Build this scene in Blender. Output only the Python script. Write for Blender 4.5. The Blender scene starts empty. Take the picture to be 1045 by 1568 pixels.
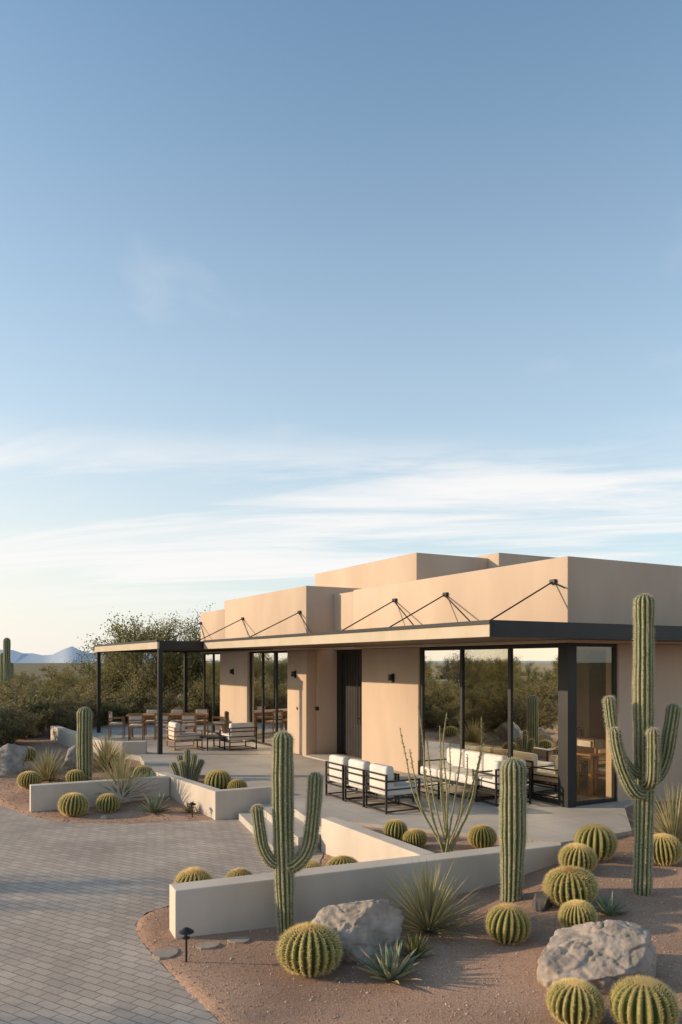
import bpy, bmesh, math, random
import numpy as np
from mathutils import Vector, Matrix, noise as mnoise
random.seed(7); rng=np.random.default_rng(7)
sc=bpy.context.scene
COL=sc.collection
# ------------------------------------------------------------------ helpers
def link(o,parent=None):
    COL.objects.link(o)
    if parent: o.parent=parent
    return o
def empty(name,loc=(0,0,0)):
    e=bpy.data.objects.new(name,None); e.empty_display_size=.2; COL.objects.link(e); return e
def mesh_obj(name,verts,faces,mats,parent=None,mi=None,smooth=False,col=None,loc=None):
    me=bpy.data.meshes.new(name); me.from_pydata([tuple(v) for v in verts],[],[tuple(f) for f in faces])
    for m in (mats if isinstance(mats,(list,tuple)) else [mats]): me.materials.append(m)
    if mi is not None: me.polygons.foreach_set('material_index',mi)
    if smooth is True: me.polygons.foreach_set('use_smooth',[True]*len(me.polygons))
    elif smooth is not False: me.polygons.foreach_set('use_smooth',smooth)
    if col is not None:
        at=me.attributes.new('ridge','FLOAT','POINT'); at.data.foreach_set('value',np.asarray(col,dtype=np.float32))
    me.update()
    o=bpy.data.objects.new(name,me)
    if loc is not None: o.location=loc
    return link(o,parent)
def N(nt,t,**k):
    n=nt.nodes.new(t)
    for a,b in k.items():
        if a.startswith('i_'):
            n.inputs[a[2:].replace('_',' ')].default_value=b
        else: setattr(n,a,b)
    return n
def c4(c): return (c[0],c[1],c[2],1)
def mat(name,c1,c2=None,scale=4,rough=.8,bump=0,bscale=60,metal=0,c3=None,stretch=(1,1,1),spec=.3,trans=0):
    m=bpy.data.materials.new(name); m.use_nodes=True; nt=m.node_tree; L=nt.links
    p=nt.nodes['Principled BSDF']; p.inputs['Roughness'].default_value=rough; p.inputs['Metallic'].default_value=metal
    p.inputs['Specular IOR Level'].default_value=spec
    tc=N(nt,'ShaderNodeTexCoord'); mp=N(nt,'ShaderNodeMapping'); mp.inputs['Scale'].default_value=stretch
    L.new(tc.outputs['Object'],mp.inputs['Vector'])
    if c2 is None: c2=tuple(x*.85 for x in c1)
    n=N(nt,'ShaderNodeTexNoise'); n.inputs['Scale'].default_value=scale; n.inputs['Detail'].default_value=6
    L.new(mp.outputs[0],n.inputs['Vector'])
    r=N(nt,'ShaderNodeValToRGB'); r.color_ramp.elements[0].position=.35; r.color_ramp.elements[1].position=.65
    r.color_ramp.elements[0].color=c4(c1); r.color_ramp.elements[1].color=c4(c2)
    L.new(n.outputs['Fac'],r.inputs['Fac']); L.new(r.outputs['Color'],p.inputs['Base Color'])
    if bump:
        b=N(nt,'ShaderNodeTexNoise'); b.inputs['Scale'].default_value=bscale; b.inputs['Detail'].default_value=4
        L.new(tc.outputs['Object'],b.inputs['Vector'])
        bp=N(nt,'ShaderNodeBump'); bp.inputs['Strength'].default_value=bump; bp.inputs['Distance'].default_value=.01
        L.new(b.outputs['Fac'],bp.inputs['Height']); L.new(bp.outputs[0],p.inputs['Normal'])
    if trans:
        t=N(nt,'ShaderNodeBsdfTranslucent'); L.new(r.outputs['Color'],t.inputs['Color'])
        mx=N(nt,'ShaderNodeMixShader'); mx.inputs[0].default_value=trans
        L.new(p.outputs[0],mx.inputs[1]); L.new(t.outputs[0],mx.inputs[2]); L.new(mx.outputs[0],nt.nodes['Material Output'].inputs[0])
    return m
def ridge_mat(name,valley,ridge,rough=.7,lo=.55,hi=.95,tan=None):
    m=bpy.data.materials.new(name); m.use_nodes=True; nt=m.node_tree; L=nt.links; p=nt.nodes['Principled BSDF']
    p.inputs['Roughness'].default_value=rough; p.inputs['Specular IOR Level'].default_value=.2
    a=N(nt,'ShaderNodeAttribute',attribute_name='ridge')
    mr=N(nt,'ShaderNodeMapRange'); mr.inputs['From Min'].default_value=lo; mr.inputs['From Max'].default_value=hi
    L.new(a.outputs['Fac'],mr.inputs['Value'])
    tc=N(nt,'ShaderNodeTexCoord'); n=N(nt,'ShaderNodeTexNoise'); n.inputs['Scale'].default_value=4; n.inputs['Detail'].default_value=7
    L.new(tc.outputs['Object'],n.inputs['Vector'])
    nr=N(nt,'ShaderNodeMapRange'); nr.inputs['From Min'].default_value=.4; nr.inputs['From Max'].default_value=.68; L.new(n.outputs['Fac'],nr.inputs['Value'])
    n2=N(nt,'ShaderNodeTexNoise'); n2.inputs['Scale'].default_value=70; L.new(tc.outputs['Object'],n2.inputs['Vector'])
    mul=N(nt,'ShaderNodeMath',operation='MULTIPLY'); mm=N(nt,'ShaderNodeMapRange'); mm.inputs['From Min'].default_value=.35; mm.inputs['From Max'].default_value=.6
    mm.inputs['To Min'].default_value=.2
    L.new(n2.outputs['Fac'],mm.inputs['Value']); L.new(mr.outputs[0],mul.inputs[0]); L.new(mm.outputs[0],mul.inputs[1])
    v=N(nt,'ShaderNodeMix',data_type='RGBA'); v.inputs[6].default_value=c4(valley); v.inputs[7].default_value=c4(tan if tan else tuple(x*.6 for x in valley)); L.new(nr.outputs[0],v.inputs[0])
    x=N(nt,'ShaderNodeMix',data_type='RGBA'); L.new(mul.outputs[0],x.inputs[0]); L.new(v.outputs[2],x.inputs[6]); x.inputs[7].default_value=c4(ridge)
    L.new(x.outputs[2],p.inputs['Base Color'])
    bp=N(nt,'ShaderNodeBump'); bp.inputs['Strength'].default_value=.4; bp.inputs['Distance'].default_value=.01; L.new(n2.outputs['Fac'],bp.inputs['Height']); L.new(bp.outputs[0],p.inputs['Normal'])
    return m
def tile_mat(name,c1,c2,mortar,w,h,msize,rot,rough=.75,bump=.3,offset=.5,loc=(0,0,0)):
    m=bpy.data.materials.new(name); m.use_nodes=True; nt=m.node_tree; L=nt.links; p=nt.nodes['Principled BSDF']
    p.inputs['Roughness'].default_value=rough; p.inputs['Specular IOR Level'].default_value=.2
    tc=N(nt,'ShaderNodeTexCoord'); mp=N(nt,'ShaderNodeMapping'); mp.inputs['Rotation'].default_value=(0,0,rot); mp.inputs['Location'].default_value=loc
    L.new(tc.outputs['Object'],mp.inputs['Vector'])
    b=N(nt,'ShaderNodeTexBrick'); b.offset=offset; b.inputs['Scale'].default_value=1; b.inputs['Brick Width'].default_value=w; b.inputs['Row Height'].default_value=h
    b.inputs['Mortar Size'].default_value=msize; b.inputs['Mortar Smooth'].default_value=.3; b.inputs['Color1'].default_value=c4(c1); b.inputs['Color2'].default_value=c4(c2); b.inputs['Mortar'].default_value=c4(mortar)
    L.new(mp.outputs[0],b.inputs['Vector'])
    big=N(nt,'ShaderNodeTexNoise'); big.inputs['Scale'].default_value=.7; big.inputs['Detail'].default_value=8; L.new(tc.outputs['Object'],big.inputs['Vector'])
    mr=N(nt,'ShaderNodeMapRange'); mr.inputs['From Min'].default_value=.3; mr.inputs['From Max'].default_value=.7; mr.inputs['To Min'].default_value=.78; mr.inputs['To Max'].default_value=1.12
    L.new(big.outputs['Fac'],mr.inputs['Value'])
    fine=N(nt,'ShaderNodeTexNoise'); fine.inputs['Scale'].default_value=45; fine.inputs['Detail'].default_value=3; L.new(tc.outputs['Object'],fine.inputs['Vector'])
    mr2=N(nt,'ShaderNodeMapRange'); mr2.inputs['To Min'].default_value=.8; mr2.inputs['To Max'].default_value=1.2; L.new(fine.outputs['Fac'],mr2.inputs['Value'])
    mu=N(nt,'ShaderNodeMath',operation='MULTIPLY'); L.new(mr.outputs[0],mu.inputs[0]); L.new(mr2.outputs[0],mu.inputs[1])
    sc_=N(nt,'ShaderNodeVectorMath',operation='SCALE'); L.new(b.outputs['Color'],sc_.inputs[0]); L.new(mu.outputs[0],sc_.inputs['Scale'])
    L.new(sc_.outputs[0],p.inputs['Base Color'])
    inv=N(nt,'ShaderNodeMath',operation='SUBTRACT'); inv.inputs[0].default_value=1; L.new(b.outputs['Fac'],inv.inputs[1])
    ad=N(nt,'ShaderNodeMath',operation='MULTIPLY_ADD'); L.new(fine.outputs['Fac'],ad.inputs[0]); ad.inputs[1].default_value=.35; L.new(inv.outputs[0],ad.inputs[2])
    bp=N(nt,'ShaderNodeBump'); bp.inputs['Strength'].default_value=bump; bp.inputs['Distance'].default_value=.008; L.new(ad.outputs[0],bp.inputs['Height']); L.new(bp.outputs[0],p.inputs['Normal'])
    return m
# ------------------------------------------------------------------ materials
M_st=mat('stucco',(.56,.43,.325),(.495,.375,.28),1.2,.92,.3,90,spec=.1,stretch=(1,1,.35))
M_wall=mat('cream_stucco',(.60,.515,.425),(.51,.435,.36),1.6,.92,.3,80,spec=.1,stretch=(1,1,.5))
M_blk=mat('black_metal',(.014,.013,.013),(.02,.018,.018),3,.42,spec=.4)
M_fascia_lit=mat('fascia_sunlit',(.50,.41,.30),(.45,.365,.26),2,.6,spec=.3)  # warm sunlight painted into the fascia fronts; their unlit sides use black
M_soffit=mat('soffit_wood',(.12,.075,.045),(.09,.055,.033),6,.6,stretch=(1,1,1))
M_int=mat('interior_plaster',(.72,.62,.49),(.68,.58,.46),1,.9)
M_floor=mat('interior_floor',(.38,.31,.24),(.33,.27,.21),2,.5)
M_wood=mat('wood',(.36,.20,.09),(.26,.14,.06),5,.55,stretch=(1,6,1))
M_cush=mat('cushion_fabric',(.68,.635,.58),(.60,.56,.51),5,.95,.4,160,spec=.05)
M_pillow=mat('patterned_pillow',(.55,.40,.33),(.75,.7,.65),14,.95,spec=.05)
M_lamp=mat('lamp_shade',(.8,.7,.5),(.78,.68,.48),5,.9,trans=.4)
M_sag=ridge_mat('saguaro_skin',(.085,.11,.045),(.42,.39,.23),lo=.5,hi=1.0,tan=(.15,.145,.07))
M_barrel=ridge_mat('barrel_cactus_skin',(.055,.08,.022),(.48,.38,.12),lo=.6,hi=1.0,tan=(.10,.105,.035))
M_spine=mat('golden_spines',(.82,.62,.26),(.88,.73,.40),20,.7,trans=.4)
M_spine2=mat('pale_spines',(.62,.54,.38),(.55,.47,.32),20,.8,trans=.2)
M_agave=mat('agave_leaf',(.20,.24,.15),(.28,.32,.21),6,.6,trans=.15)
M_yucca=mat('yucca_leaf',(.31,.29,.13),(.43,.37,.19),6,.65,trans=.25)
M_yucca2=mat('dry_yucca_leaf',(.46,.36,.20),(.36,.28,.15),6,.8,trans=.25)
M_oco=mat('ocotillo_stem',(.26,.26,.11),(.36,.31,.17),20,.8,.6,80)
M_leafA=mat('leaf_green',(.165,.165,.055),(.23,.21,.07),.8,.8,trans=.4)
M_leafB=mat('leaf_olive',(.225,.19,.075),(.31,.25,.105),.8,.8,trans=.4)
M_leafC=mat('leaf_sage',(.23,.19,.12),(.33,.265,.16),.8,.85,trans=.3)
M_bark=mat('bark',(.13,.10,.07),(.19,.145,.10),10,.9,.5,40)
M_bound=mat('boulder',(.43,.35,.285),(.24,.20,.165),5,.9,1.0,24)
M_bound2=mat('dark_rock',(.10,.09,.085),(.06,.055,.05),6,.9,.7,22)
M_stone=mat('stepping_stone_mat',(.36,.29,.235),(.30,.24,.20),5,.9,.5,40)
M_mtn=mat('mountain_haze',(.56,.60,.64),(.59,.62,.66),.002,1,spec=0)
M_pave=tile_mat('paver_blocks',(.49,.40,.325),(.40,.325,.265),(.22,.18,.145),.21,.105,.006,math.radians(32),bump=.5)
M_terr=tile_mat('terrace_slabs',(.50,.445,.385),(.465,.415,.36),(.27,.24,.21),.9,.9,.005,math.radians(60.86),rough=.6,bump=.15,offset=0)
def gravel_mat(name,a,b,c):
    m=bpy.data.materials.new(name); m.use_nodes=True; nt=m.node_tree; L=nt.links; p=nt.nodes['Principled BSDF']; p.inputs['Roughness'].default_value=.95; p.inputs['Specular IOR Level'].default_value=.1
    tc=N(nt,'ShaderNodeTexCoord')
    v=N(nt,'ShaderNodeTexVoronoi'); v.inputs['Scale'].default_value=125; L.new(tc.outputs['Object'],v.inputs['Vector'])
    n=N(nt,'ShaderNodeTexNoise'); n.inputs['Scale'].default_value=.8; n.inputs['Detail'].default_value=8; L.new(tc.outputs['Object'],n.inputs['Vector'])
    sep=N(nt,'ShaderNodeSeparateColor'); L.new(v.outputs['Color'],sep.inputs[0])
    r=N(nt,'ShaderNodeValToRGB'); e=r.color_ramp.elements; e[0].color=c4(a); e[1].color=c4(c); k=e.new(.5); k.color=c4(b)
    L.new(sep.outputs[0],r.inputs['Fac'])
    mr=N(nt,'ShaderNodeMapRange'); mr.inputs['From Min'].default_value=.3; mr.inputs['From Max'].default_value=.7; mr.inputs['To Min'].default_value=.75; mr.inputs['To Max'].default_value=1.2; L.new(n.outputs['Fac'],mr.inputs['Value'])
    s=N(nt,'ShaderNodeVectorMath',operation='SCALE'); L.new(r.outputs[0],s.inputs[0]); L.new(mr.outputs[0],s.inputs['Scale'])
    ln=N(nt,'ShaderNodeVectorMath',operation='LENGTH'); L.new(tc.outputs['Object'],ln.inputs[0])
    n3=N(nt,'ShaderNodeTexNoise'); n3.inputs['Scale'].default_value=.25; n3.inputs['Detail'].default_value=9; n3.inputs['Roughness'].default_value=.7; L.new(tc.outputs['Object'],n3.inputs['Vector'])
    f1=N(nt,'ShaderNodeMapRange'); f1.inputs['From Min'].default_value=25; f1.inputs['From Max'].default_value=90; L.new(ln.outputs['Value'],f1.inputs['Value'])
    f2=N(nt,'ShaderNodeMath',operation='MULTIPLY_ADD',use_clamp=True); L.new(n3.outputs['Fac'],f2.inputs[0]); f2.inputs[1].default_value=4; f2.inputs[2].default_value=-1.2
    f3=N(nt,'ShaderNodeMath',operation='MULTIPLY'); L.new(f1.outputs[0],f3.inputs[0]); L.new(f2.outputs[0],f3.inputs[1])
    mx=N(nt,'ShaderNodeMix',data_type='RGBA'); L.new(f3.outputs[0],mx.inputs[0]); L.new(s.outputs[0],mx.inputs[6]); mx.inputs[7].default_value=(.16,.15,.08,1)
    L.new(mx.outputs[2],p.inputs['Base Color'])
    bp=N(nt,'ShaderNodeBump'); bp.inputs['Strength'].default_value=.6; bp.inputs['Distance'].default_value=.007; bp.invert=True
    L.new(v.outputs['Distance'],bp.inputs['Height']); L.new(bp.outputs[0],p.inputs['Normal']); return m
M_grav=gravel_mat('desert_gravel',(.30,.175,.115),(.40,.245,.165),(.50,.335,.235))
M_pebA=mat('pebbles',(.46,.29,.20),(.34,.205,.14),3,.9)
M_pebB=mat('pebbles_light',(.55,.42,.32),(.45,.32,.235),3,.9)
def glass_mat():
    m=bpy.data.materials.new('window_glass'); m.use_nodes=True; nt=m.node_tree; L=nt.links; nt.nodes.remove(nt.nodes['Principled BSDF'])
    t=N(nt,'ShaderNodeBsdfTransparent'); t.inputs[0].default_value=(.88,.87,.79,1)
    g=N(nt,'ShaderNodeBsdfGlossy'); g.inputs['Roughness'].default_value=.01; g.inputs[0].default_value=(.90,.87,.78,1)
    lw=N(nt,'ShaderNodeFresnel'); lw.inputs[0].default_value=1.5
    mr=N(nt,'ShaderNodeMapRange'); mr.inputs['To Min'].default_value=.10; mr.inputs['To Max'].default_value=.95; L.new(lw.outputs[0],mr.inputs['Value'])
    mx=N(nt,'ShaderNodeMixShader'); L.new(mr.outputs[0],mx.inputs[0]); L.new(t.outputs[0],mx.inputs[1]); L.new(g.outputs[0],mx.inputs[2]); L.new(mx.outputs[0],nt.nodes['Material Output'].inputs[0]); return m
M_glass=glass_mat()
# ------------------------------------------------------------------ house frame
G=(3.82,12.88); D1=(-.487,.8735); D2=(.8736,.4866)
def W(a,b,z=0): return (G[0]+a*D1[0]+b*D2[0], G[1]+a*D1[1]+b*D2[1], z)
def boxes(name,lst,m,fn=None,parent=None,bevel=0,seg=2):
    vs=[];fs=[]
    for (x0,x1,y0,y1,z0,z1) in lst:
        o=len(vs)
        for z in (z0,z1):
            for (x,y) in ((x0,y0),(x1,y0),(x1,y1),(x0,y1)):
                vs.append(fn(x,y,z) if fn else (x,y,z))
        fs+=[[o+i for i in f] for f in ((0,3,2,1),(4,5,6,7),(0,1,5,4),(1,2,6,5),(2,3,7,6),(3,0,4,7))]
    ob=mesh_obj(name,vs,fs,m,parent)
    bm=bmesh.new(); bm.from_mesh(ob.data); bmesh.ops.recalc_face_normals(bm,faces=bm.faces); bm.to_mesh(ob.data); bm.free()
    if bevel:
        md=ob.modifiers.new('bevel','BEVEL'); md.width=bevel; md.segments=seg; md.limit_method='ANGLE'
        if seg>1: ob.data.polygons.foreach_set('use_smooth',[True]*len(ob.data.polygons))
    return ob
def local(cx,cy,ang,cz=0):
    ca,sa=math.cos(ang),math.sin(ang)
    return lambda x,y,z:(cx+x*ca-y*sa, cy+x*sa+y*ca, cz+z)
def tubes_mesh(paths,nseg=6):
    vs=[];fs=[]
    for pts,rad in paths:
        pts=[Vector(p) for p in pts]; o=len(vs); u=None
        for i,p in enumerate(pts):
            t=(pts[min(i+1,len(pts)-1)]-pts[max(i-1,0)]).normalized()
            if u is None: u=t.orthogonal().normalized()
            else: u=(u-t*u.dot(t)).normalized()
            v=t.cross(u)
            for k in range(nseg):
                a=2*math.pi*k/nseg; vs.append(p+(u*math.cos(a)+v*math.sin(a))*rad[i])
        for i in range(len(pts)-1):
            for k in range(nseg):
                k2=(k+1)%nseg; fs.append((o+i*nseg+k,o+i*nseg+k2,o+(i+1)*nseg+k2,o+(i+1)*nseg+k))
        fs.append(tuple(o+k for k in reversed(range(nseg)))); fs.append(tuple(o+(len(pts)-1)*nseg+k for k in range(nseg)))
    return vs,fs
H=empty('modern_desert_house')
R=.3
st=[ # a0,a1,b0,b1,z0,z1
 (4.48,6.84,0,R,-.05,2.72),
 (.18,.48,1.2,8,-.4,2.72),
 (6.60,6.84,R,8,0,2.72),
 (8.82,9.96,-.48,-.18,-.05,2.72),(8.82,9.06,-.18,6,0,2.72),
 (12.8,15.1,-.48,-.18,-.05,2.72),
 (6.84,7.28,.37,.6,0,2.72),
 (.18,7.24,0,8,2.722,4.15),
 (8.82,14.7,-.48,6,2.722,4.37),(14.7,17.0,-.48,5.99,2.722,4.11),
 (7.24,8.82,.30,6,2.722,4.17),
 (6.72,12.2,1.5,3.75,3.9,5.1),(6.3,11.4,3.75,6.6,3.9,5.2),
 (.48,2.6,7.7,8,0,2.72),(4.8,6.6,7.7,8,0,2.72),(2.6,4.8,7.7,8,0,.8),
 (9.06,12.9,5.7,6,0,2.72),(16.0,17,5.7,6,0,2.72)]
boxes('stucco_walls',st,M_st,W,H,.018)
boxes('interior_floor',[(.3,6.6,.05,7.7,-.03,.012),(9.06,16.95,-.4,5.7,-.03,.012)],M_floor,W,H)
boxes('interior_walls',[(.485,.5,1.25,7.69,.012,2.7),(.5,6.56,.3,7.69,2.69,2.715),(6.57,6.595,.31,7.69,.012,2.69),(4.6,6.5,5.0,5.15,.012,2.685)],M_int,W,H)
can=[(-.80,10.85,-2.45,-.02,2.77,2.95),(-.80,.15,-.02,8,2.77,2.95)]
boxes('canopy_slab',can,M_soffit,W,H)
boxes('canopy_fascia',[(-.845,10.895,-2.50,-2.452,2.752,2.925)],M_fascia_lit,W,H,.004,1)
boxes('canopy_edge',[(-.86,10.90,-2.515,-2.45,2.927,2.985),(-.86,-.805,-2.448,8,2.75,2.985),(-.857,-.847,-2.5,-2.449,2.75,2.924),(10.855,10.9,-2.448,-.5,2.75,2.924)],M_blk,W,H)  # black cap, plus a dark copy of the fascia for its shaded sides
per=[(10.905,10.96,-3.70,-.49,2.75,2.96),(10.96,18.4,-.55,-.49,2.75,2.96),(18.4,18.46,-3.70,-.49,2.75,2.96)]
boxes('pergola_beams',per,M_blk,W,H)  # shaded side beam is the dark copy of the beige front
boxes('pergola_fascia',[(10.905,18.46,-3.76,-3.705,2.75,2.93)],M_fascia_lit,W,H)
boxes('pergola_cap',[(10.9,18.47,-3.775,-3.7,2.932,2.985)],M_blk,W,H)
boxes('pergola_slats',[(10.97+i*.16,11.02+i*.16,-3.70,-.56,2.80,2.93) for i in range(46)],M_soffit,W,H)
boxes('pergola_posts',[(10.92,11.03,-3.72,-3.61,-.1,2.75),(18.2,18.31,-3.72,-3.61,-.1,2.75),(18.2,18.31,-.66,-.55,-.1,2.75)],M_blk,W,H)
rods=[];pl=[]
for (a,b,z,two) in ((5.36,0,3.76,1),(3.49,0,3.75,1),(.49,0,3.74,0),(9.16,-.48,3.69,1),(13.07,-.48,3.71,1),(16.9,-.48,3.74,1)):
    an=W(a,b-.05,z); rods.append(([an,W(a+.05,b-1.55,2.96)],[.014,.014]))
    if two: rods.append(([an,W(a-1.45,b-.32,2.96)],[.014,.014]))
    else: rods.append(([an,W(a-.3,b-.06,z-.12)],[.012,.012]))
    pl.append((a-.06,a+.06,b-.055,b-.001,z-.03,z+.05))
v,f=tubes_mesh(rods); mesh_obj('stay_rods',v,f,M_blk,H)
boxes('rod_brackets',pl,M_blk,W,H)
fr=[];gl=[]
def window_a(a0,a1,b,z0,z1,divs,t=.055,d=.07):
    fr.extend([(a0,a1,b-d/2,b+d/2,z0,z0+t),(a0,a1,b-d/2,b+d/2,z1-t,z1)])
    for a in [a0+t/2]+divs+[a1-t/2]: fr.append((a-t/2,a+t/2,b-d/2+.003,b+d/2-.003,z0+t,z1-t))
    ed=[a0+t]+[x for dd in divs for x in (dd-t/2,dd+t/2)]+[a1-t]
    for i in range(0,len(ed),2): gl.append(((ed[i],b),(ed[i+1],b),z0+t,z1-t))
def window_b(b0,b1,a,z0,z1,divs,t=.055,d=.07):
    fr.extend([(a-d/2,a+d/2,b0,b1,z0,z0+t),(a-d/2,a+d/2,b0,b1,z1-t,z1)])
    for b in [b0+t/2]+divs+[b1-t/2]: fr.append((a-d/2+.003,a+d/2-.003,b-t/2,b+t/2,z0+t,z1-t))
    ed=[b0+t]+[x for dd in divs for x in (dd-t/2,dd+t/2)]+[b1-t]
    for i in range(0,len(ed),2): gl.append(((a,ed[i]),(a,ed[i+1]),z0+t,z1-t))
window_a(.375,4.475,.08,.01,2.718,[3.08,1.67],t=.075)
window_b(.195,1.195,.26,.01,2.718,[])
window_a(9.965,12.795,-.36,.01,2.718,[10.9,11.85])
window_a(15.105,16.94,-.36,.01,2.718,[16.0])
window_b(-.33,3.0,16.9,.01,2.718,[.7,1.8])
window_b(3.0,5.9,16.9,.01,2.718,[4.4])
window_a(12.95,15.95,5.85,.01,2.718,[14.4])
window_a(2.62,4.78,7.85,.8,2.718,[3.7])
fr.append((.183,.372,.003,.19,-.02,2.715))
boxes('window_frames',fr,M_blk,W,H)
vs=[];fs=[]
for (p,q,z0,z1) in gl:
    o=len(vs); vs+= [W(p[0],p[1],z0),W(q[0],q[1],z0),W(q[0],q[1],z1),W(p[0],p[1],z1)]; fs.append((o,o+1,o+2,o+3))
mesh_obj('window_glass',vs,fs,M_glass,H)
boxes('front_door',[(7.34,8.50,.42,.47,.03,2.62)]+[(7.40+i*.14,7.525+i*.14,.407,.42,.08,2.58) for i in range(8)],M_blk,W,H)
boxes('door_frame',[(7.28,7.34,.38,.5,0,2.70),(8.50,8.56,.38,.5,0,2.70),(7.34,8.5,.38,.5,2.62,2.70)],M_blk,W,H)
boxes('door_sidelight',[(8.56,8.82,.42,.48,0,2.70)],M_blk,W,H)
v,f=tubes_mesh([([W(7.62,.34,.85),W(7.62,.34,2.0)],[.016,.016]),([W(7.62,.34,1.0),W(7.62,.42,1.0)],[.01,.01]),([W(7.62,.34,1.85),W(7.62,.42,1.85)],[.01,.01])],10)
mesh_obj('door_handle',v,f,mat('bronze',(.12,.09,.06),rough=.35,metal=1),H)
boxes('door_step',[(7.0,8.75,-.6,.36,0,.03)],M_terr,W,H,.004)
sco=[]
for (a,b,z) in ((5.45,0,2.05),(9.45,-.48,2.08),(13.9,-.48,2.10)):
    sco+=[(a-.05,a+.05,b-.02,b-.001,z-.10,z+.10),(a-.045,a+.045,b-.11,b-.021,z-.06,z+.08)]
sco.append((8.80,8.819,-.22,-.12,1.15,1.25)); sco.append((9.3,9.36,-.495,-.481,1.15,1.23))
boxes('wall_sconces',sco,M_blk,W,H,.004)
boxes('roof_scupper',[(4.2,4.3,-.012,-.001,2.99,3.06)],M_blk,W,H)
# ------------------------------------------------------------------ furniture
def dining_table(name,fn,l,w,mt=M_wood,ml=M_wood):
    e=empty(name)
    boxes('table_top',[(-l/2,l/2,-w/2,w/2,.71,.75)],mt,fn,e,.006)
    boxes('table_legs',[(sx*(l/2-.1)-.03,sx*(l/2-.1)+.03,sy*(w/2-.1)-.03,sy*(w/2-.1)+.03,0,.71) for sx in(-1,1) for sy in(-1,1)],ml,fn,e)
    boxes('table_apron',[(-l/2+.13,l/2-.13,s*(w/2-.1)-.012,s*(w/2-.1)+.012,.63,.71) for s in(-1,1)],ml,fn,e)
    return e
def dining_chair(name,fn,mt=M_wood,mc=M_cush):
    e=empty(name)
    b=[(sx*.21-.015,sx*.21+.015,-.23,-.20,0,.45) for sx in(-1,1)]+[(sx*.21-.015,sx*.21+.015,.20,.23,0,.84) for sx in(-1,1)]
    b+=[(-.195,.195,-.23,-.2,.39,.43),(-.195,.195,.2,.23,.39,.43),(-.195,.195,.203,.226,.76,.84),(-.195,.195,.203,.226,.6,.64)]
    b+=[(sx*.21-.015,sx*.21+.015,-.2,.2,.39,.43) for sx in(-1,1)]+[(sx*.21-.02,sx*.21+.02,-.22,.2,.62,.645) for sx in(-1,1)]+[(sx*.21-.014,sx*.21+.014,-.22,-.19,.452,.62) for sx in(-1,1)]
    boxes('chair_frame',b,mt,fn,e)
    boxes('seat_cushion',[(-.19,.19,-.2,.195,.43,.49)],mc,fn,e,.02,3)
    boxes('back_cushion',[(-.18,.18,.16,.2,.55,.82)],mc,fn,e,.015,3)
    return e
AX=math.atan2(-.8735,.487)
def HF(a,b,rot=0,z=.012):
    p=W(a,b); return local(p[0],p[1],AX+rot,z)
dining_table('dining_table',HF(1.7,1.55),2.0,.95)
for (a,b,r) in ((1.2,.85,math.pi),(2.1,.85,math.pi),(1.2,2.2,0),(2.1,2.2,0),(.62,1.55,math.pi*.5)):
    dining_chair('dining_chair',HF(a,b,r))
def sofa(name,fn,w,n,d=.80,mf=M_blk,pil=False,h=.66):
    e=empty(name); hw=w/2; hd=d/2; b=[]
    for sx in(-1,1):
        x0,x1=sorted((sx*hw,sx*(hw-.028)))
        b+=[(x0,x1,-hd,-hd+.03,0,.52),(x0,x1,hd-.03,hd,0,h-.04),(x0,x1,-hd+.03,hd-.03,.02,.04),(x0,x1,-hd+.03,hd-.03,.495,.52),(x0,x1,-hd+.03,hd-.03,.22,.25),(x0+.006,x1-.006,-hd+.03,hd-.03,.365,.385)]
    b+=[(-hw+.028,hw-.028,hd-.03,hd,z,z+.024) for z in (.02,.22,.36,.50,h-.065)]+[(-hw+.028,hw-.028,-hd,-hd+.03,.22,.25),(-hw+.028,hw-.028,-hd,-hd+.03,.02,.045)]
    boxes('metal_frame',b,mf,fn,e)
    boxes('seat_slats',[(-hw+.031,hw-.031,-hd+.05+i*.12,-hd+.1+i*.12,.252,.262) for i in range(int((d-.1)/.12))],mf,fn,e)
    cw=(w-.08)/n
    boxes('seat_cushions',[(-hw+.04+i*cw+.004,-hw+.04+(i+1)*cw-.004,-hd+.01,hd-.05,.265,.42) for i in range(n)],M_cush,fn,e,.035,4)
    boxes('back_cushions',[(-hw+.045+i*cw+.006,-hw+.04+(i+1)*cw-.01,hd-.20,hd-.035,.30,h+.08) for i in range(n)],M_cush,fn,e,.05,4)
    if pil: boxes('throw_pillows',[(-hw+.08,-hw+.42,hd-.34,hd-.21,.415,.68)],M_pillow,fn,e,.045,4)
    return e
def low_table(name,fn,l,w,h=.36,mt=M_blk):
    e=empty(name)
    boxes('table_top',[(-l/2,l/2,-w/2,w/2,h-.035,h)],mt,fn,e,.004)
    boxes('table_legs',[(sx*(l/2-.03)-.015,sx*(l/2-.03)+.015,sy*(w/2-.03)-.015,sy*(w/2-.03)+.015,0,h-.035) for sx in(-1,1) for sy in(-1,1)],M_blk,fn,e)
    boxes('table_stretchers',[(-l/2+.045,l/2-.045,s*(w/2-.03)-.01,s*(w/2-.03)+.01,.04,.06) for s in(-1,1)],M_blk,fn,e); return e
sofa('indoor_sofa',HF(3.6,3.2,math.pi*0),2.1,3,.9)
sofa('indoor_sofa',HF(3.2,.95,math.pi),1.6,2,.8)
low_table('coffee_table',HF(3.6,2.1),1.1,.6,.38,M_wood)
low_table('console_table',HF(5.3,4.75),1.4,.4,.8,M_wood)
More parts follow.
